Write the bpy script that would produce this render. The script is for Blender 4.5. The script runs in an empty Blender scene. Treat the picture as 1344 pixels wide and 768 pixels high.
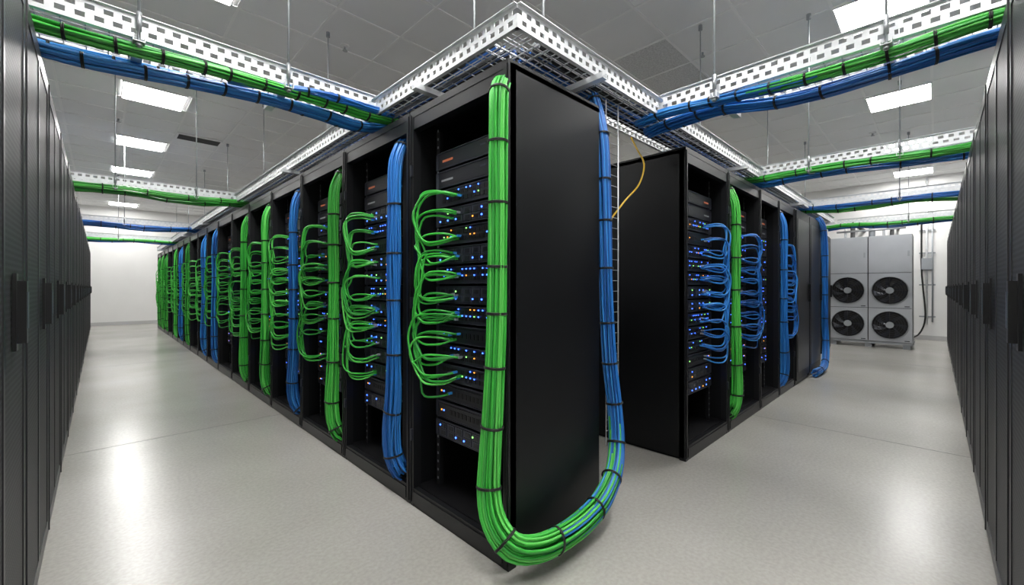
import bpy, math, random
from mathutils import Vector
random.seed(7)
sc = bpy.context.scene
sc.view_settings.view_transform = 'Standard'

# ---------------------------------------------------------------- materials
def new_mat(name, col, rough=.5, metal=0.0, emit=None, estr=0.0, noise=None, bump=None, spec=None):
    m = bpy.data.materials.new(name); m.use_nodes = True
    nt = m.node_tree; b = nt.nodes['Principled BSDF']
    b.inputs['Base Color'].default_value = (*col, 1)
    b.inputs['Roughness'].default_value = rough
    b.inputs['Metallic'].default_value = metal
    if spec is not None: b.inputs['Specular IOR Level'].default_value = spec
    if emit:
        b.inputs['Emission Color'].default_value = (*emit, 1)
        b.inputs['Emission Strength'].default_value = estr
    tc = nt.nodes.new('ShaderNodeTexCoord')
    if noise:
        sc_, amt = noise
        n = nt.nodes.new('ShaderNodeTexNoise'); n.inputs['Scale'].default_value = sc_
        n.inputs['Detail'].default_value = 5
        nt.links.new(tc.outputs['Object'], n.inputs['Vector'])
        r = nt.nodes.new('ShaderNodeValToRGB')
        r.color_ramp.elements[0].position = .3; r.color_ramp.elements[1].position = .7
        r.color_ramp.elements[0].color = (*[c*(1-amt) for c in col], 1)
        r.color_ramp.elements[1].color = (*[min(1, c*(1+amt)) for c in col], 1)
        nt.links.new(n.outputs['Fac'], r.inputs['Fac'])
        nt.links.new(r.outputs['Color'], b.inputs['Base Color'])
    if bump:
        n2 = nt.nodes.new('ShaderNodeTexNoise'); n2.inputs['Scale'].default_value = bump[0]
        nt.links.new(tc.outputs['Object'], n2.inputs['Vector'])
        bp = nt.nodes.new('ShaderNodeBump'); bp.inputs['Strength'].default_value = bump[1]
        bp.inputs['Distance'].default_value = .01
        nt.links.new(n2.outputs['Fac'], bp.inputs['Height'])
        nt.links.new(bp.outputs['Normal'], b.inputs['Normal'])
    return m

M = {}
M['black'] = new_mat('rack_black_powdercoat', (.0055, .006, .007), .42, 0, noise=(3, .15), bump=(900, .04), spec=.32)
M['frame'] = new_mat('rack_frame_black', (.009, .0095, .011), .35, 0, spec=.4)
M['inner'] = new_mat('rack_interior_black', (.004, .004, .005), .6, spec=.2)
M['bezel'] = new_mat('server_bezel', (.030, .033, .044), .35, .2)
M['bezel2'] = new_mat('server_bezel_dark', (.010, .011, .016), .3)
M['bay'] = new_mat('drive_bay', (.055, .060, .080), .35, .4)
M['port'] = new_mat('port_dark', (.003, .003, .004), .5)
M['green'] = new_mat('cable_green', (.050, .47, .055), .33)
M['green2'] = new_mat('cable_green_dark', (.028, .31, .040), .36)
M['green3'] = new_mat('cable_green_light', (.11, .60, .095), .31)
M['blue'] = new_mat('cable_blue', (.020, .18, .57), .33)
M['blue2'] = new_mat('cable_blue_dark', (.012, .105, .40), .36)
M['blue3'] = new_mat('cable_blue_light', (.045, .29, .74), .31)
M['tie'] = new_mat('cable_tie_black', (.006, .006, .006), .5)
M['ledb'] = new_mat('led_blue', (.03, .08, .6), .4, emit=(.04, .13, 1), estr=7)
M['ledo'] = new_mat('led_amber', (.6, .2, .02), .4, emit=(1, .35, .05), estr=2.5)
M['ledg'] = new_mat('led_green', (.1, .6, .1), .4, emit=(.3, 1, .2), estr=2.5)
M['label'] = new_mat('label_orange', (.45, .12, .05), .5, emit=(1, .3, .15), estr=.15)
M['galv'] = new_mat('galvanised_steel', (.68, .70, .72), .38, .35, noise=(14, .1))
M['wire'] = new_mat('galvanised_wire', (.38, .40, .42), .38, .6)
M['wall'] = new_mat('wall_paint', (.80, .80, .79), .7, noise=(2, .02), bump=(60, .03))
M['base'] = new_mat('baseboard_grey', (.50, .50, .50), .5)
M['ceil'] = new_mat('ceiling_tile', (.84, .845, .85), .85, noise=(1.2, .03), bump=(150, .15))
M['ceil2'] = new_mat('ceiling_tile_perforated', (.64, .645, .65), .85, noise=(60, .2))
M['tbar'] = new_mat('ceiling_tbar', (.88, .88, .88), .5)
M['light'] = new_mat('light_diffuser', (1, 1, 1), .5, emit=(1, .985, .96), estr=45)
M['unit'] = new_mat('chiller_paint', (.42, .44, .47), .45, .1, noise=(4, .04))
M['unit2'] = new_mat('chiller_trim', (.32, .34, .36), .45, .1)
M['fan'] = new_mat('fan_black', (.012, .012, .013), .45)
M['guard'] = new_mat('fan_guard', (.05, .05, .055), .4, .5)
M['yellow'] = new_mat('fibre_yellow', (.65, .42, .03), .4)
M['joint'] = new_mat('floor_joint', (.23, .225, .21), .8)
M['copper'] = new_mat('pipe_insulation', (.09, .09, .09), .7)
M['doorframe'] = new_mat('cabinet_frame', (.026, .027, .030), .38, .1)
M['handle'] = new_mat('handle_black', (.006, .006, .007), .3)
M['key'] = new_mat('handle_key', (.10, .13, .16), .3, .5)

# perforated door
def perf():
    m = bpy.data.materials.new('perforated_door'); m.use_nodes = True
    nt = m.node_tree; b = nt.nodes['Principled BSDF']
    tc = nt.nodes.new('ShaderNodeTexCoord')
    mp = nt.nodes.new('ShaderNodeMapping'); mp.inputs['Scale'].default_value = (190, 190, 190)
    nt.links.new(tc.outputs['Object'], mp.inputs['Vector'])
    w = nt.nodes.new('ShaderNodeSeparateXYZ'); nt.links.new(mp.outputs['Vector'], w.inputs[0])
    def mth(op, a, bb=None):
        n = nt.nodes.new('ShaderNodeMath'); n.operation = op
        for i, v in enumerate((a, bb)):
            if v is None: continue
            if isinstance(v, (int, float)): n.inputs[i].default_value = v
            else: nt.links.new(v, n.inputs[i])
        return n.outputs[0]
    along = mth('ADD', w.outputs['X'], w.outputs['Y'])
    s = mth('MULTIPLY', mth('SINE', mth('ADD', along, w.outputs['Z'])), mth('SINE', mth('SUBTRACT', along, w.outputs['Z'])))
    g = mth('GREATER_THAN', s, 0.12)
    mx = nt.nodes.new('ShaderNodeMix'); mx.data_type = 'RGBA'
    nt.links.new(g, mx.inputs['Factor'])
    mx.inputs['A'].default_value = (.058, .059, .064, 1)
    mx.inputs['B'].default_value = (.008, .008, .009, 1)
    nt.links.new(mx.outputs['Result'], b.inputs['Base Color'])
    b.inputs['Roughness'].default_value = .5
    b.inputs['Metallic'].default_value = .1
    b.inputs['Specular IOR Level'].default_value = .3
    return m
M['perf'] = perf()

def floor_mat():
    m = bpy.data.materials.new('polished_concrete'); m.use_nodes = True
    nt = m.node_tree; b = nt.nodes['Principled BSDF']; L = nt.links.new
    tc = nt.nodes.new('ShaderNodeTexCoord')
    n1 = nt.nodes.new('ShaderNodeTexNoise'); n1.inputs['Scale'].default_value = 1.1; n1.inputs['Detail'].default_value = 7
    n2 = nt.nodes.new('ShaderNodeTexNoise'); n2.inputs['Scale'].default_value = 60; n2.inputs['Detail'].default_value = 5
    L(tc.outputs['Object'], n1.inputs['Vector']); L(tc.outputs['Object'], n2.inputs['Vector'])
    r1 = nt.nodes.new('ShaderNodeValToRGB')
    r1.color_ramp.elements[0].position = .28; r1.color_ramp.elements[1].position = .74
    r1.color_ramp.elements[0].color = (.395, .382, .350, 1); r1.color_ramp.elements[1].color = (.475, .462, .432, 1)
    L(n1.outputs['Fac'], r1.inputs['Fac'])
    r2 = nt.nodes.new('ShaderNodeValToRGB')
    r2.color_ramp.elements[0].position = .35; r2.color_ramp.elements[1].position = .65
    r2.color_ramp.elements[0].color = (.88, .88, .88, 1); r2.color_ramp.elements[1].color = (1, 1, 1, 1)
    L(n2.outputs['Fac'], r2.inputs['Fac'])
    mx = nt.nodes.new('ShaderNodeMix'); mx.data_type = 'RGBA'; mx.blend_type = 'MULTIPLY'
    mx.inputs['Factor'].default_value = 1
    L(r1.outputs['Color'], mx.inputs['A']); L(r2.outputs['Color'], mx.inputs['B'])
    L(mx.outputs['Result'], b.inputs['Base Color'])
    mr = nt.nodes.new('ShaderNodeMapRange'); mr.inputs['To Min'].default_value = .22; mr.inputs['To Max'].default_value = .265
    L(n1.outputs['Fac'], mr.inputs['Value']); L(mr.outputs['Result'], b.inputs['Roughness'])
    b.inputs['Specular IOR Level'].default_value = .45
    bp = nt.nodes.new('ShaderNodeBump'); bp.inputs['Strength'].default_value = .03; bp.inputs['Distance'].default_value = .01
    L(n2.outputs['Fac'], bp.inputs['Height']); L(bp.outputs['Normal'], b.inputs['Normal'])
    return m
M['floor'] = floor_mat()
MN = list(M.keys())

# ---------------------------------------------------------------- mesh builder
class MB:
    def __init__(s): s.v = []; s.f = []; s.m = []; s.s = []
    def box(s, x0, x1, y0, y1, z0, z1, m):
        if x0 > x1: x0, x1 = x1, x0
        if y0 > y1: y0, y1 = y1, y0
        i = len(s.v)
        s.v += [(x0,y0,z0),(x1,y0,z0),(x1,y1,z0),(x0,y1,z0),(x0,y0,z1),(x1,y0,z1),(x1,y1,z1),(x0,y1,z1)]
        s.f += [(i,i+3,i+2,i+1),(i+4,i+5,i+6,i+7),(i,i+1,i+5,i+4),(i+1,i+2,i+6,i+5),(i+2,i+3,i+7,i+6),(i+3,i,i+4,i+7)]
        s.m += [m]*6; s.s += [False]*6
    def tube(s, P, r, m, n=6, closed=False, cap=True):
        P = [Vector(p) for p in P]; K = len(P)
        if K < 2: return
        i0 = len(s.v); N = None
        for k in range(K):
            if closed: T = P[(k+1) % K] - P[k-1]
            else: T = P[min(k+1, K-1)] - P[max(k-1, 0)]
            if T.length < 1e-9: T = Vector((0,0,1))
            T.normalize()
            if N is None:
                h = Vector((0,0,1)) if abs(T.z) < .9 else Vector((1,0,0))
                N = (h - T*h.dot(T)).normalized()
            else:
                N = (N - T*N.dot(T))
                N = N.normalized() if N.length > 1e-6 else T.orthogonal().normalized()
            B = T.cross(N)
            for j in range(n):
                a = 2*math.pi*j/n
                q = P[k] + N*(r*math.cos(a)) + B*(r*math.sin(a))
                s.v.append((q.x, q.y, q.z))
        R = K if closed else K-1
        for k in range(R):
            for j in range(n):
                a = i0+k*n+j; b_ = i0+k*n+(j+1) % n; k2 = (k+1) % K
                s.f.append((a, b_, i0+k2*n+(j+1) % n, i0+k2*n+j)); s.m.append(m); s.s.append(True)
        if not closed and cap:
            s.f.append(tuple(i0+j for j in reversed(range(n)))); s.m.append(m); s.s.append(False)
            s.f.append(tuple(i0+(K-1)*n+j for j in range(n))); s.m.append(m); s.s.append(False)
    def disc(s, c, ax, r, m, n=24, r2=0):
        i = len(s.v)
        def P(a, rr):
            u, w = rr*math.cos(a), rr*math.sin(a)
            if ax == 'x': return (c[0], c[1]+u, c[2]+w)
            if ax == 'y': return (c[0]+u, c[1], c[2]+w)
            return (c[0]+u, c[1]+w, c[2])
        for k in range(n): s.v.append(P(2*math.pi*k/n, r))
        if r2 <= 0:
            s.f.append(tuple(range(i, i+n))); s.m.append(m); s.s.append(False)
        else:
            for k in range(n): s.v.append(P(2*math.pi*k/n, r2))
            for k in range(n):
                k2 = (k+1) % n
                s.f.append((i+k, i+k2, i+n+k2, i+n+k)); s.m.append(m); s.s.append(False)
    def mesh(s, name, swap=False):
        me = bpy.data.meshes.new(name)
        used = sorted(set(s.m), key=lambda k: MN.index(k))
        idx = {k: i for i, k in enumerate(used)}
        v = [(b, a, c) for a, b, c in s.v] if swap else s.v
        f = [tuple(reversed(q)) for q in s.f] if swap else s.f
        me.from_pydata(v, [], f)
        for k in used: me.materials.append(M[k])
        me.polygons.foreach_set('material_index', [idx[k] for k in s.m])
        me.polygons.foreach_set('use_smooth', s.s)
        me.update()
        return me

def obj(name, me, loc=(0,0,0), parent=None, swap=False):
    if isinstance(me, MB): me = me.mesh(name, swap)
    o = bpy.data.objects.new(name, me)
    if swap: loc = (loc[1], loc[0], loc[2])
    if parent is None: o.location = loc
    else: o.parent = parent
    sc.collection.objects.link(o)
    return o

def crom(P, step=.04):
    P = [Vector(p) for p in P]
    Q = [P[0]*2-P[1]] + P + [P[-1]*2-P[-2]]
    out = []
    for i in range(1, len(Q)-2):
        p0, p1, p2, p3 = Q[i-1:i+3]
        n = max(2, int((p2-p1).length/step))
        for k in range(n):
            t = k/n
            out.append(.5*((2*p1)+(-p0+p2)*t+(2*p0-5*p1+4*p2-p3)*t*t+(-p0+3*p1-3*p2+p3)*t**3))
    out.append(P[-1].copy())
    return out

def frames(S, hint):
    N = Vector(hint); out = []
    for k in range(len(S)):
        T = (S[min(k+1, len(S)-1)] - S[max(k-1, 0)]).normalized()
        N = (N - T*N.dot(T)).normalized()
        out.append((N.copy(), T.cross(N)))
    return out

def bundle(mb, pts, a, b, r, cols, hint, step=.05, sides=6, layers=(1, .5), rng=None, ties=0.0, spread=None, seed=1, tie_w=1.0):
    rd = random.Random(seed)
    S = crom(pts, step); F = frames(S, hint); K = len(S)
    for s in layers:
        per = math.pi*(3*(a+b)-math.sqrt((3*a+b)*(a+3*b)))*s
        cnt = max(3, int(per/(2*r*.93)))
        ph = rd.random()
        for k in range(cnt):
            th = 2*math.pi*(k+ph)/cnt
            w1, w2, p1, p2 = rd.uniform(2, 6), rd.uniform(2, 6), rd.uniform(0, 6), rd.uniform(0, 6)
            amp = r*.6
            m = rd.choice(cols)
            t0, t1 = rng(rd) if rng else (0, 1)
            i0, i1 = int(t0*(K-1)), int(t1*(K-1))+1
            path = []
            for i in range(i0, i1):
                t = i/(K-1); sp = spread(t) if spread else 1
                N, B = F[i]
                th2 = th + .25*math.sin(t*w1+p1)
                path.append(S[i] + N*((a*s*sp)*math.cos(th2)+amp*math.sin(t*w1*4+p1)) + B*((b*s*sp)*math.sin(th2)+amp*math.sin(t*w2*4+p2)))
            mb.tube(path, r, m, sides)
    if ties > 0:
        L = 0; nxt = ties*.6
        for i in range(1, K-1):
            L += (S[i]-S[i-1]).length
            if L >= nxt:
                nxt += ties*rd.uniform(.8, 1.2)
                N, B = F[i]; T = (S[i+1]-S[i-1]).normalized()
                sp = spread(i/(K-1)) if spread else 1
                for o_ in (-.0028, .0028):
                    ring = [S[i]+T*o_*tie_w + N*((a*sp+r*1.35)*math.cos(q*math.pi/9)) + B*((b*sp+r*1.35)*math.sin(q*math.pi/9)) for q in range(18)]
                    mb.tube(ring, .0032, 'tie', 5, closed=True)

GREENS = ['green', 'green', 'green2', 'green3']
BLUES = ['blue', 'blue', 'blue2', 'blue3']

# ---------------------------------------------------------------- dimensions
H_CAM = 1.163
CEIL = 3.6
X0, X1, Y0, Y1 = -1.35, 12.9, -1.35, 17.8

# ---------------------------------------------------------------- room
mb = MB(); mb.box(X0, X1, Y0, Y1, -.1, 0, 'floor'); floor = obj('floor', mb)
mb = MB()
for q in (4.24, 8.6, 13.0): mb.box(X0, X1, q, q+.006, 0, .0008, 'joint')
for q in (4.2, 8.6): mb.box(q, q+.006, Y0, Y1, 0, .0008, 'joint')
obj('floor_joints', mb, parent=floor)
mb = MB(); mb.box(X0, X1, Y0, Y1, CEIL, CEIL+.1, 'ceil'); ceiling = obj('ceiling', mb)
mb = MB()
g = .25-.61*3
while g < X1:
    if g > X0: mb.box(g-.012, g+.012, Y0, Y1, CEIL-.006, CEIL, 'tbar')
    g += .61
g = .03-.61*3
while g < Y1:
    if g > Y0: mb.box(X0, X1, g-.012, g+.012, CEIL-.007, CEIL, 'tbar')
    g += .61
for cx, cy in ((4.215, 2.165), (4.825, 2.165)):
    mb.box(cx-.29, cx+.29, cy-.29, cy+.29, CEIL-.003, CEIL, 'ceil2')
obj('tbar_grid', mb, parent=ceiling)
for nm, bx in (('wall_west', (X0-.1, X0, Y0, Y1)), ('wall_east', (X1, X1+.1, Y0, Y1)), ('wall_south', (X0, X1, Y0-.1, Y0)), ('wall_north', (X0, X1, Y1, Y1+.1))):
    mb = MB(); mb.box(*bx, 0, CEIL, 'wall'); obj(nm, mb)
mb = MB(); mb.box(X0, X1, Y1-.015, Y1, 0, .1, 'base'); obj('baseboard_north', mb)
mb = MB(); mb.box(X1-.015, X1, Y0, Y1, 0, .1, 'base'); obj('baseboard_east', mb)

# lights
lm = MB(); lm.box(-.293, .293, -.293, .293, -.012, -.004, 'light')
for a_ in (-1, 1):
    lm.box(-.305, .305, a_*.293, a_*.305, -.016, 0, 'tbar'); lm.box(a_*.293, a_*.305, -.293, .293, -.016, 0, 'tbar')
lme = lm.mesh('ceiling_light_panel')
LP = [(.50, y) for y in (-.28, 1.55, 3.99, 7.04, 9.48, 11.92, 14.36, 16.8)] + [(2.385+2.44*k, .335) for k in range(0, 5)]
LP += [(5.435, 5.8), (9.09, 9.5), (5.435, 11.9), (10.92, 5.8), (5.435, 15.6), (10.92, 14.35)]  # extra panels hidden behind the racks, added only to light the back
for p in LP: obj('ceiling_light_panel', lme, (p[0], p[1], CEIL-.006))

# vent + sprinklers
mb = MB(); mb.box(-.3, .3, -.15, .15, -.02, 0, 'tbar')
for k in range(9): mb.box(-.27, .27, -.13+k*.03, -.118+k*.03, -.026, -.018, 'fan')
ve = mb.mesh('ceiling_air_vent')
obj('ceiling_air_vent', ve, (1.16, 8.55, CEIL-.006))
mb = MB(); mb.tube([(0,0,0),(0,0,-.012)], .04, 'tbar', 14); mb.tube([(0,0,-.012),(0,0,-.05)], .012, 'wire', 8); mb.tube([(0,0,-.05),(0,0,-.055)], .025, 'wire', 10)
sp = mb.mesh('sprinkler_head')
for p in [(1.6,2.9),(1.75,4.2),(.0,5.8),(1.6,6.2),(-.3,3.3),(2.9,1.75),(4.4,1.7),(5.8,0),(6.3,1.5),(3.6,.6),(.2,8.3),(8.6,.7),(-.5,7),(-.5,9.5)]:
    obj('sprinkler_head', sp, (p[0], p[1], CEIL-.006))

# ---------------------------------------------------------------- racks
RH = 2.1
cache = {}
def frame_mesh(w, D, swap, outer=False, door=False):
    key = ('f', round(w, 3), D, swap, door)
    if key in cache: return cache[key]
    m = MB(); g = .004; P = .05
    m.box(.012, D, g, g+.018, .02, RH-.012, 'black')
    m.box(.012, D, w-g-.018, w-g, .02, RH-.012, 'black')
    m.box(D-.02, D, g+.018, w-g-.018, .05, RH-.03, 'inner')
    m.box(0.0, D, g, w-g, RH-.035, RH, 'black')
    m.box(0.03, D, g+.02, w-g-.02, .0, .10, 'inner')
    m.box(0, .045, g, g+.032, .0, RH-.035, 'frame')
    m.box(0, .045, w-g-.032, w-g, .0, RH-.035, 'frame')
    m.box(.002, .045, g+.032, w-g-.032, RH-.10, RH-.035, 'frame')
    m.box(.002, .045, g+.032, w-g-.032, 0, .095, 'frame')
    m.box(-.004, .002, g+.036, w-g-.036, .02, .08, 'frame')
    m.box(-.006, 0, g+.004, g+.012, .02, RH-.02, 'frame')
    m.box(-.006, 0, w-g-.012, w-g-.004, .02, RH-.02, 'frame')
    # hinges / latch on the posts
    for z in (.35, 1.05, 1.75):
        m.box(-.012, 0, w-g-.030, w-g-.014, z, z+.06, 'bezel')
    if door:
        m.box(-.02, 0, g+.01, w-g-.01, .06, RH-.03, 'black')
        m.box(-.024, -.02, g+.06, w-g-.06, .15, RH-.12, 'doorframe')
        m.box(-.05, -.024, w-.09, w-.065, .98, 1.2, 'handle')
    else:
        for yy in (w-.600, w-.110):
            m.box(.115, .14, yy, yy+.028, .1, RH-.1, 'frame')
            z = .13
            while z < 2.0:
                m.box(.1135, .115, yy+.009, yy+.019, z, z+.012, 'unit2'); z += .0445
        m.box(.10, .30, .17, w-.60 if w-.6 > .18 else .18, .1, RH-.1, 'inner')
    me = m.mesh('frame', swap); cache[key] = me
    return me

def units_mesh(w, seed, swap, z_lo=.38, cnt=15):
    key = ('u', round(w, 3), seed, swap)
    if key in cache: return cache[key]
    rd = random.Random(seed); m = MB()
    ya, yb = w-.575, w-.11
    for i in range(cnt):
        z = z_lo+i*.1; h = .088
        top = i >= cnt-2
        kind = 'panel' if top else rd.choice(['switch', 'drive', 'switch', 'drive', 'blank'])
        if i < 3: kind = rd.choice(['drive', 'blank'])
        m.box(.10, .60, ya+.01, yb-.01, z, z+h, 'bezel2')
        m.box(.094, .10, ya, yb, z, z+h, 'bezel')
        m.box(.092, .094, ya, ya+.022, z+.004, z+h-.004, 'bay'); m.box(.092, .094, yb-.022, yb, z+.004, z+h-.004, 'bay')
        m.box(.088, .096, ya+.02, yb-.02, z+h-.005, z+h-.001, 'bay')  # top-edge highlight put in as a strip of lighter colour
        m.box(.09, .096, ya+.02, yb-.02, z+.001, z+.004, 'bay')
        if kind == 'panel':
            m.box(.092, .094, ya+.03, yb-.03, z+.01, z+h-.01, 'bezel2')
            if i == cnt-1: m.box(.0915, .092, yb-.15, yb-.06, z+.034, z+.046, 'label')
            else: m.box(.0915, .092, yb-.15, yb-.05, z+.034, z+.044, 'unit2')
            m.box(.0915, .092, ya+.06, ya+.10, z+.052, z+.060, 'bay')
        elif kind == 'switch':
            for row in (.018, .05):
                for k in range(12):
                    y = ya+.04+k*.031
                    m.box(.091, .094, y, y+.024, z+row, z+row+.02, 'port')
                    if rd.random() < .38:
                        m.box(.089, .091, y+.006, y+.0125, z+row+.020, z+row+.0258, rd.choice(['ledb','ledb','ledb','ledb','ledb','ledg','ledb','ledo']))
        elif kind == 'drive':
            for k in range(6):
                y = ya+.032+k*.067
                m.box(.089, .094, y, y+.06, z+.010, z+.042, 'bay'); m.box(.089, .094, y, y+.06, z+.046, z+.078, 'bay')
                m.box(.0875, .089, y+.01, y+.045, z+.015, z+.035, 'bezel2'); m.box(.0875, .089, y+.01, y+.045, z+.051, z+.071, 'bezel2')
                if rd.random() < .5: m.box(.086, .089, y+.049, y+.0565, z+.022, z+.029, rd.choice(['ledb','ledb','ledb','ledb','ledo']))
                if rd.random() < .45: m.box(.086, .089, y+.049, y+.0565, z+.058, z+.065, rd.choice(['ledb','ledb','ledb','ledb','ledg']))
        else:
            m.box(.09, .094, ya+.03, yb-.03, z+.014, z+h-.014, 'bezel2')
            for k in range(10): m.box(.0885, .09, ya+.05+k*.03, ya+.068+k*.03, z+.03, z+.055, 'port')
            m.box(.088, .09, yb-.06, yb-.052, z+.04, z+.047, 'ledo' if i < 3 else 'ledb')
            m.box(.088, .09, yb-.08, yb-.072, z+.04, z+.047, 'ledb')
            m.box(.088, .09, ya+.04, ya+.047, z+.04, z+.047, rd.choice(['ledb', 'ledo', 'ledg']))
    me = m.mesh('server_units', swap); cache[key] = me
    return me

def loops_mesh(w, seed, color, swap, z_hi=1.62, z_lo=.66, far=False):
    key = ('l', round(w, 3), seed, color, swap)
    if key in cache: return cache[key]
    rd = random.Random(seed*31+5); m = MB()
    pal = GREENS if color == 'G' else BLUES
    U = w; n_u = 10
    zs = [z_hi-.1*i for i in range(n_u+1)]
    ph = rd.uniform(0, 6)
    def col(i): return U-.125+.028*math.sin(i*1.15+ph)+(.02 if i > 6 else 0)
    for i in range(0, n_u-1):
        grp = i % 3
        n = (4, 3, 1)[grp] if not far else (3, 2, 1)[grp]
        for k in range(n):
            j = min(n_u, i+rd.choice([2, 2, 3, 4] if grp != 2 else [1, 2]))
            if j-i < 1: continue
            za = zs[i]+rd.uniform(-.02, .02); zb = zs[j]+rd.uniform(-.02, .02)
            u0 = U-.275+rd.uniform(-.06, .03); u0b = U-.275+rd.uniform(-.06, .03)
            du = rd.uniform(-.022, .018); xo = rd.uniform(-.045, -.010)
            bow = rd.uniform(0, .02); sag = rd.uniform(.02, .05)
            ua, um, ub = col(i)+du, col((i+j)/2)+du+bow, col(j)+du
            L = za-zb
            P = [(.094,u0,za),(.058,u0+.006,za+.001),(.022,u0+.035,za+.010),(xo*.6,(u0+ua)/2+.035,za+.006),(xo,ua-.004,za-.035),
                 (xo-.008,um,za-L*.45),(xo,ub,zb+.028),(xo*.6,(u0b+ub)/2+.038,zb-sag*.7),(.020,u0b+.04,zb-sag*.62),(.056,u0b+.008,zb-.006),(.094,u0b,zb)]
            m.tube(crom(P, .018 if not far else .05), .0056, rd.choice(pal), 7 if not far else 5)
            for (uu, zz) in ((u0, za), (u0b, zb)):
                m.box(.068, .094, uu-.0065, uu+.0065, zz-.0055, zz+.0055, rd.choice(['blue3', pal[0], 'unit2']))
    me = m.mesh('patch_cables', swap); cache[key] = me
    return me

def bundle_mesh(color, seed, swap, u=.13, far=False):
    key = ('b', color, seed, swap, u, far)
    if key in cache: return cache[key]
    rd = random.Random(seed); m = MB()
    du = rd.uniform(-.01, .015)
    P = [(.16,u+.02,2.04),(.06,u+.01,2.0),(.0,u,1.9),(-.022,u-.003,1.75),(-.022,u,1.3),(-.022,u+du,.9),(-.022,u+.005+du,.6),(-.02,u+.035,.36),(-.012,u+.03,.22),(.015,u-.01,.13),(.06,u-.03,.105)]
    bundle(m, P, .040, .026, .0060 if not far else .010, GREENS if color == 'G' else BLUES, (0,1,0), step=.05 if not far else .12,
           sides=6 if not far else 4, layers=(1, .55) if not far else (1,), ties=.27, seed=seed,
           rng=lambda r: (0, r.uniform(.93, 1)), spread=lambda t: 1+.6*max(0, (t-.6)/.4)-.15*max(0, (.12-t)/.12))
    me = m.mesh('cable_bundle', swap); cache[key] = me
    return me

def make_rack(y, w, D, fx, swap, seed, bund=None, loops=None, door=False, far=False, u=.13):
    root = obj('server_rack', frame_mesh(w, D, swap, door=door), (fx, y, 0), swap=swap)
    if not door:
        obj('server_units', units_mesh(w, seed % 4, swap), parent=root)
        if loops: obj('patch_cables', loops_mesh(w, seed % 4 + (7 if far else 0), loops, swap, far=far), parent=root)
    if bund: obj('cable_bundle', bundle_mesh(bund, seed % 3 if far else seed, swap, u, far), parent=root)
    return root

FX = 1.18
make_rack(1.228, .767, .65, FX, False, 2, None, 'G')
seqB = ['B','G','B','G','G',None,'B','B',None,'G','B','G',None,'G','G','G']
for i, c in enumerate(seqB):
    make_rack(1.995+.85*i, .85, .65, FX, False, 11+i, c, 'G', far=i > 4)

FY = 1.174
make_rack(2.755, .81, .95, FY, True, 5, None, 'B')
make_rack(3.565, .865, .95, FY, True, 6, 'G', 'B', u=.11)
make_rack(4.43, .67, .95, FY, True, 7, None, None)
make_rack(5.10, .68, .95, FY, True, 8, 'B', 'B', u=.11)
make_rack(5.78, .73, .95, FY, True, 9, door=True)
make_rack(6.51, .74, .95, FY, True, 9, door=True)
make_rack(8.9, .74, .95, 1.40, True, 9, door=True)

# big bundle that wraps round the front corner: green changing to blue
P = [(1.26,1.32,2.04),(1.20,1.28,2.02),(1.150,1.255,1.96),(1.138,1.250,1.75),(1.136,1.250,1.4),(1.134,1.255,1.0),(1.130,1.268,.7),(1.125,1.280,.48),(1.112,1.272,.33),(1.105,1.230,.23),
     (1.13,1.160,.160),(1.23,1.122,.125),(1.37,1.108,.115),(1.52,1.105,.125),(1.67,1.110,.165),(1.81,1.135,.245),(1.895,1.17,.36),(1.92,1.195,.53),(1.91,1.22,.8),(1.900,1.235,1.2),(1.900,1.245,1.6),(1.900,1.255,1.9),(1.905,1.28,2.06),(1.92,1.33,2.205)]
root = bpy.data.objects.new('network_cable_bundle', None); sc.collection.objects.link(root)
def spr(t): return 1+.6*math.exp(-((t-.5)/.15)**2)+(.14 if t > .6 else 0)*min(1, (t-.6)/.1)
mbg = MB()
bundle(mbg, P, .034, .027, .0054, GREENS, (0,1,0), step=.03, sides=8, layers=(1,.7,.35), ties=.24, seed=3,
       rng=lambda r: (0, r.uniform(.51, .64)), spread=spr)
obj('green_strands', mbg, parent=root)
mbb = MB()
bundle(mbb, P, .034, .026, .0054, BLUES, (0,1,0), step=.03, sides=8, layers=(1,.7,.35), seed=4,
       rng=lambda r: (r.uniform(.45, .59), 1), spread=spr)
obj('blue_strands', mbb, parent=root)

mb = MB()
bundle(mb, [(7.19,1.18,2.14),(7.19,1.12,2.0),(7.19,1.10,1.6),(7.19,1.10,1.0),(7.19,1.09,.5),(7.14,1.08,.26),(6.98,1.07,.10),(6.75,1.08,.06),(6.5,1.10,.055)], .04, .03, .008, BLUES, (1,0,0), step=.06, sides=5, layers=(1,), ties=.3, seed=9)
obj('cable_bundle', mb)

mb = MB()
for x in (2.00, 2.125): mb.tube([(x,1.30,.28),(x,1.30,2.21)], .0035, 'galv', 6)
z = .3
while z < 2.2:
    mb.tube([(1.995,1.30,z),(2.13,1.30,z)], .002, 'wire', 5); z += .06
obj('vertical_cable_ladder', mb)
mb = MB()
mb.tube(crom([(2.62,1.5,2.205),(2.60,1.44,2.10),(2.56,1.37,1.98),(2.44,1.34,1.82),(2.28,1.36,1.68),(2.14,1.40,1.5),(2.0,1.40,1.2),(1.95,1.37,.9),(1.99,1.36,.75),(1.96,1.36,.55)], .03), .0055, 'yellow', 8)
obj('fibre_patch_cable', mb)

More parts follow.
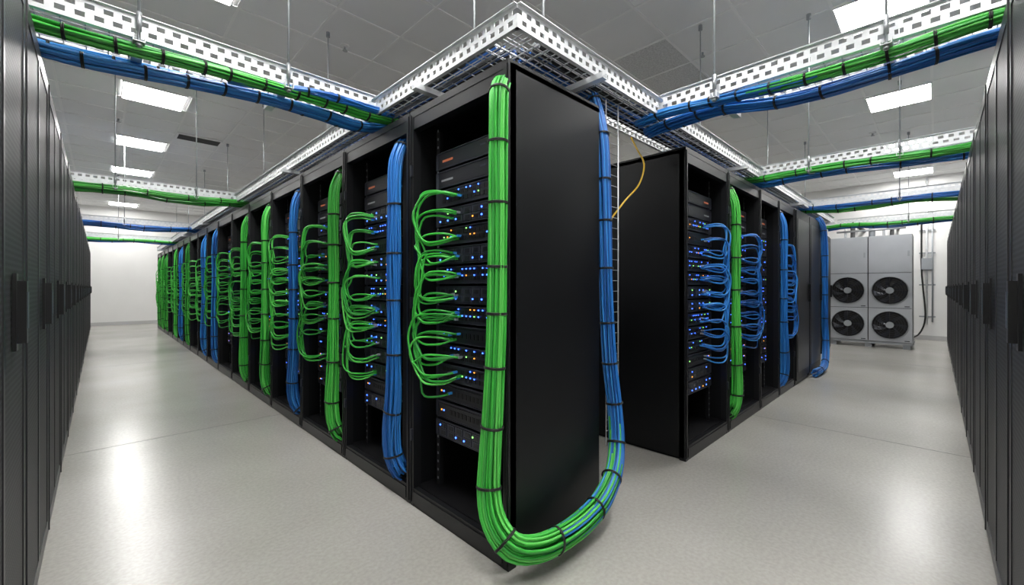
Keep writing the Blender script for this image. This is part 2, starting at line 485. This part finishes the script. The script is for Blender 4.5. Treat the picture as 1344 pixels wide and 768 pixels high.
# ---------------------------------------------------------------- cable trays
TZ = 2.215
def tray(axis, u0, u1, v0, v1, z0, name='cable_tray', rods=None, skip=(), pitch=.055, strut=True, sides=(0, 1)):
    m = MB()
    def bx(a0, a1, b0, b1, c0, c1, k):
        if axis == 'Y': m.box(b0, b1, a0, a1, c0, c1, k)
        else: m.box(a0, a1, b0, b1, c0, c1, k)
    def pt(a, b, c): return (b, a, c) if axis == 'Y' else (a, b, c)
    Hh = .095
    for vi, v in enumerate((v0, v1)):
        s0 = u0
        if skip and vi == 1: s0 = u0+skip[0]
        t = .0015
        bx(s0, u1, v-t, v+t, z0, z0+.018, 'galv'); bx(s0, u1, v-t, v+t, z0+.039, z0+.056, 'galv'); bx(s0, u1, v-t, v+t, z0+.077, z0+Hh, 'galv')
        lip = -.018 if vi == 0 else .018
        bx(s0, u1, min(v, v+lip), max(v, v+lip), z0+Hh-.002, z0+Hh+.001, 'galv')
        bx(s0, u1, min(v, v-lip), max(v, v-lip), z0, z0+.002, 'galv')
        u = s0; k = 0
        while u < u1-.02:
            bx(u, u+.026, v-t*.8, v+t*.8, z0+.01, z0+.045, 'galv')
            bx(u+pitch/2, min(u+pitch/2+.026, u1), v-t*.8, v+t*.8, z0+.05, z0+.085, 'galv')
            u += pitch
    n = 6; W = v1-v0
    for k in range(1, n): bx(u0, u1, v0+W*k/n-.002, v0+W*k/n+.002, z0+.001, z0+.005, 'wire')
    u = u0+.02
    while u < u1:
        bx(u-.002, u+.002, v0, v1, z0+.005, z0+.009, 'wire'); u += .07
    for r in (rods or []):
        if strut:
            bx(r-.02, r+.02, v0-.05, v1+.05, z0-.03, z0-.027, 'galv'); bx(r-.02, r-.017, v0-.05, v1+.05, z0-.027, z0-.001, 'galv'); bx(r+.017, r+.02, v0-.05, v1+.05, z0-.027, z0-.001, 'galv')
        for v in [(v0-.03, v1+.03)[q] for q in sides]:
            m.tube([pt(r, v, z0-.05), pt(r, v, CEIL-.006)], .0055, 'wire', 8)
            m.tube([pt(r, v, z0-.045), pt(r, v, z0-.033)], .012, 'wire', 6)
            m.tube([pt(r, v, CEIL-.05), pt(r, v, CEIL-.006)], .018, 'unit2', 10)
            m.tube([pt(r, v, z0+.02), pt(r, v, z0+.10)], .010, 'wire', 6)
    return obj(name, m)

TA = 1.195
tL = tray('Y', TA, 16.0, TA, TA+.32, TZ, rods=[1.9+2.2*k for k in range(7)], skip=(.32,), sides=(1,))
tR = tray('X', TA, 8.6, TA, TA+.32, TZ, rods=[1.75+2.2*k for k in range(4)], skip=(.32,), sides=(1,))
mb = MB()
bundle(mb, [(TA+.16,1.4,TZ+.04),(TA+.17,5,TZ+.04),(TA+.15,10,TZ+.04),(TA+.16,15.9,TZ+.04)], .10, .02, .008, ['tie','blue2','tie','wire'], (1,0,0), step=.5, sides=4, layers=(1,), seed=2)
obj('tray_cables', mb, parent=tL)
mb = MB()
bundle(mb, [(1.4,TA+.16,TZ+.04),(4,TA+.17,TZ+.04),(8.5,TA+.16,TZ+.04)], .10, .02, .008, ['tie','blue2','tie','wire'], (0,1,0), step=.5, sides=4, layers=(1,), seed=2)
obj('tray_cables', mb, parent=tR)

def cross(axis, q, rods, cols=('G', 'B'), seed=1, near=False, z0=TZ+.015):
    t = tray(axis, -1.25, TA, q, q+.30, z0, rods=rods, sides=(0,))
    rd = random.Random(seed); m = MB()
    def pt(a, b, c): return (a, b, c) if axis == 'X' else (b, a, c)
    hint = (0,1,0) if axis == 'X' else (1,0,0)
    st, sd, ly, r = (.05, 6, (1,.5), .0056) if near else (.15, 4, (1,), .009)
    us = [-.9, -.5, -.15, .2, .55, .9, 1.15, 1.35]
    C = {'G': GREENS, 'B': BLUES}
    def pth(b, zz, s, endz, shift=0):
        return [pt(u, b+rd.uniform(-.015, .015)+shift*k/7, zz+s*math.sin(k*1.7+seed)+(endz*max(0, (u-.5)))) for k, u in enumerate(us)]
    if near and cols[0] == 'G':
        bundle(m, pth(q+.02, z0-.040, .012, .04), .038, .019, r, GREENS, hint, st, sd, ly, ties=.15, seed=seed)
        bundle(m, pth(q+.14, z0-.078, .024, .07), .042, .020, r, BLUES, hint, st, sd, ly, ties=.19, seed=seed+1)
        bundle(m, pth(q+.23, z0-.035, .014, .03), .035, .016, r, BLUES, hint, st, sd, ly, ties=.2, seed=seed+2)
        bundle(m, [pt(.45, q+.06, z0-.04), pt(.7, q+.01, z0-.015), pt(.9, q-.03, z0-.005), pt(1.1, q-.035, z0-.0), pt(1.32, q-.01, z0+.01)], .028, .013, r, BLUES, hint, st, sd, (1,), ties=.2, seed=seed+8)
    elif near:
        p1 = pth(q+.02, z0-.038, .012, .03)
        bundle(m, p1, .038, .019, r, GREENS, hint, st, sd, ly, ties=.15, seed=seed, rng=lambda g: (0, g.uniform(.60, .74)))
        bundle(m, p1, .038, .019, r, BLUES, hint, st, sd, ly, seed=seed+3, rng=lambda g: (g.uniform(.56, .70), 1))
        bundle(m, pth(q+.14, z0-.072, .024, .05), .046, .022, r, BLUES, hint, st, sd, ly, ties=.19, seed=seed+1)
        bundle(m, pth(q+.24, z0-.03, .012, .03), .03, .016, r, BLUES, hint, st, sd, ly, ties=.2, seed=seed+2)
    else:
        bundle(m, pth(q+.01, z0-.030, .012, .02), .036, .020, r, C[cols[0]], hint, st, sd, ly, ties=.3, seed=seed)
        bundle(m, pth(q+.15, z0-.050, .018, .02), .040, .022, r, C[cols[1]], hint, st, sd, ly, ties=.3, seed=seed+1)
    obj('tray_cables', m, parent=t)
cross('X', 2.42, [.12, .70], ('G','B'), 1, True)
cross('X', 6.1, [.12, .8], ('G','G'), 3)
cross('X', 9.6, [.3], ('B','B'), 4)
cross('X', 12.6, [.3], ('G','B'), 7)
cross('Y', 2.42, [.15, .86], ('B','B'), 5, True)
cross('Y', 4.5, [.2, .8], ('G','B'), 7)
cross('Y', 6.7, [.3], ('B','G'), 9)
cross('Y', 9.0, [.3], ('G','B'), 11)

# ---------------------------------------------------------------- closed cabinets on both sides
def cab_mesh(swap):
    m = MB(); w = .85; Hc = 2.12; D = 1.05
    m.box(-D, -.03, .003, w-.003, 0, Hc, 'black')
    m.box(-.03, -.004, .006, w-.006, .04, Hc-.02, 'inner')
    m.box(-.03, 0, .006, .05, .04, Hc-.02, 'doorframe'); m.box(-.03, 0, w-.05, w-.006, .04, Hc-.02, 'doorframe')
    m.box(-.03, 0, .05, w-.05, .04, .10, 'doorframe'); m.box(-.03, 0, .05, w-.05, Hc-.08, Hc-.02, 'doorframe')
    m.box(-.03, 0, w*.5-.012, w*.5+.012, .10, Hc-.08, 'doorframe')
    m.box(-.02, -.003, .05, w*.5-.012, .10, Hc-.08, 'perf'); m.box(-.02, -.003, w*.5+.012, w-.05, .10, Hc-.08, 'perf')
    m.box(-.03, .004, .0, .008, .04, Hc-.02, 'doorframe')
    m.box(0, .008, w-.30, w-.262, .99, 1.20, 'handle')
    m.box(.008, .026, w-.296, w-.266, 1.01, 1.18, 'handle')
    m.box(.026, .028, w-.290, w-.272, 1.05, 1.15, 'key')
    return m.mesh('network_cabinet', swap)
cl = cab_mesh(False); cr = cab_mesh(True)
CX = -.165
for k in range(18): obj('network_cabinet', cl, (CX, 1.2+.85*k, 0))
for k in range(13): obj('network_cabinet', cr, (CX, 1.2+.85*k, 0), swap=True)

# ---------------------------------------------------------------- cooling unit
def chiller():
    x, ya, yb = 10.58, .30, 1.56
    m = MB(); D = .75
    m.box(x+.10, x+D, ya+.004, yb-.004, .10, 2.15, 'unit')
    m.box(x+.02, x+.10, ya+.004, ya+.012, .10, 2.15, 'unit'); m.box(x+.02, x+.10, yb-.012, yb-.004, .10, 2.15, 'unit')
    m.box(x+.02, x+.10, ya+.004, yb-.004, 2.142, 2.15, 'unit')
    for yy in (ya+.03, yb-.13, (ya+yb)/2-.05):
        m.box(x+.04, x+.14, yy, yy+.10, 0, .10, 'unit2'); m.box(x+D-.14, x+D-.04, yy, yy+.10, 0, .10, 'unit2')
    m.box(x+.01, x+D, ya-.01, yb+.01, .08, .12, 'unit2')
    hy = (yb-ya)/2
    rows = [(.13, .76), (.77, 1.43), (1.44, 2.14)]
    m.box(x+.085, x+.10, ya+.01, yb-.01, .13, 2.14, 'fan')
    for c in range(2):
        y0 = ya+c*hy+.008; y1 = y0+hy-.016; cy = (y0+y1)/2
        for ri, (z0, z1) in enumerate(rows):
            if ri == 2:
                m.box(x, x+.08, y0, y1, z0, z1, 'unit')
                m.box(x-.006, x, y0+.03, y0+.06, 1.74, 1.84, 'unit2')
            else:
                cz = (z0+z1)/2; R = .265
                n = 32; i = len(m.v)
                for k in range(n):
                    a = 2*math.pi*(k+.0)/n; ca, sa = math.cos(a), math.sin(a)
                    hy2, hz2 = (y1-y0)/2, (z1-z0)/2
                    m.v.append((x, cy+R*ca, cz+R*sa))
                    if k % 8 == 4: oy, oz = math.copysign(hy2, ca), math.copysign(hz2, sa)
                    else:
                        s = 1/max(abs(ca)/hy2, abs(sa)/hz2); oy, oz = s*ca, s*sa
                    m.v.append((x, cy+oy, cz+oz))
                    m.v.append((x+.08, cy+R*ca, cz+R*sa))
                    m.v.append((x+.03, cy+oy, cz+oz))
                for k in range(n):
                    a, b = i+4*k, i+4*((k+1) % n)
                    m.f += [(a, a+1, b+1, b), (a, b, b+2, a+2), (a+1, a+3, b+3, b+1)]; m.m += ['unit', 'fan', 'unit']; m.s += [False]*3
                m.disc((x+.06, cy, cz), 'x', R+.001, 'fan', 32)
                m.tube([(x-.004, cy+R*math.cos(q*math.pi/16), cz+R*math.sin(q*math.pi/16)) for q in range(32)], .011, 'unit2', 6, closed=True)
                for b in range(7):
                    a0 = b*2*math.pi/7; i = len(m.v); K = 6
                    for k in range(K+1):
                        rr = .06+(R-.08)*k/K; aa = a0+.5*k/K
                        for da, dx in ((0, .018), (.42, .05)):
                            m.v.append((x+.0+dx, cy+rr*math.cos(aa+da), cz+rr*math.sin(aa+da)))
                    for k in range(K):
                        m.f.append((i+2*k, i+2*k+1, i+2*k+3, i+2*k+2)); m.m.append('bezel'); m.s.append(False)
                m.tube([(x-.012, cy, cz), (x+.05, cy, cz)], .060, 'unit2', 20)
                for q in range(1, 6):
                    rr = .07+q*.037
                    m.tube([(x-.014, cy+rr*math.cos(t*math.pi/12), cz+rr*math.sin(t*math.pi/12)) for t in range(24)], .0025, 'guard', 4, closed=True)
                for q in range(8):
                    a = q*math.pi/4
                    m.tube([(x-.015, cy+.06*math.cos(a), cz+.06*math.sin(a)), (x-.010, cy+R*math.cos(a), cz+R*math.sin(a))], .003, 'guard', 4)
                m.box(x-.002, x, y0+.03, y0+.10, z0+.02, z0+.035, 'fan')
    o = obj('cooling_unit', m)
    m = MB()
    for (yy, r) in ((.6, .03), (.72, .022), (1.2, .04), (1.32, .022)):
        m.tube(crom([(x+.35, yy, 2.14), (x+.35, yy, 2.3), (x+.37, yy, 2.42), (x+.5, yy, 2.48), (X1-.02, yy, 2.5)], .08), r, 'copper' if r > .025 else 'galv', 10)
    m.tube([(x+.3, ya+.1, 2.3), (x+.3, yb-.1, 2.3)], .02, 'wire', 8)
    m.tube([(x+.35, .9, 2.15), (x+.35, .9, 2.36)], .05, 'unit2', 12)
    obj('pipes', m, parent=o)
chiller()
mb = MB()
xw = X1-.04
mb.tube([(xw, .14, .35), (xw, .14, 3.58)], .02, 'galv', 8)
mb.tube(crom([(xw, .22, 2.6), (xw, .22, 1.6), (xw-.02, .20, 1.2), (xw-.1, .16, .5), (xw-.1, .25, .15), (xw-.6, .4, .05)], .08), .015, 'tie', 8)
mb.tube([(xw, .05, 0.4), (xw, .05, 2.8)], .014, 'unit2', 8)
for z in (.5, 1.2, 1.9, 2.4): mb.box(X1-.03, X1-.015, .0, .26, z, z+.03, 'unit2')
mb.box(X1-.09, X1-.015, .06, .22, 1.55, 1.8, 'unit2')
obj('wall_conduit', mb)

# ---------------------------------------------------------------- world + camera
w = bpy.data.worlds.new('World'); sc.world = w; w.use_nodes = True
w.node_tree.nodes['Background'].inputs[0].default_value = (.8, .85, .9, 1)
w.node_tree.nodes['Background'].inputs[1].default_value = .2
cam = bpy.data.cameras.new('camera'); co = bpy.data.objects.new('camera', cam); sc.collection.objects.link(co)
co.location = (0, 0, H_CAM); co.rotation_euler = (math.radians(90), 0, math.radians(-45))
cam.sensor_width = 36; cam.lens = 549/1344*36; cam.shift_x = -7/1344; cam.shift_y = -7/1344
cam.clip_start = .02; cam.clip_end = 100
sc.camera = co
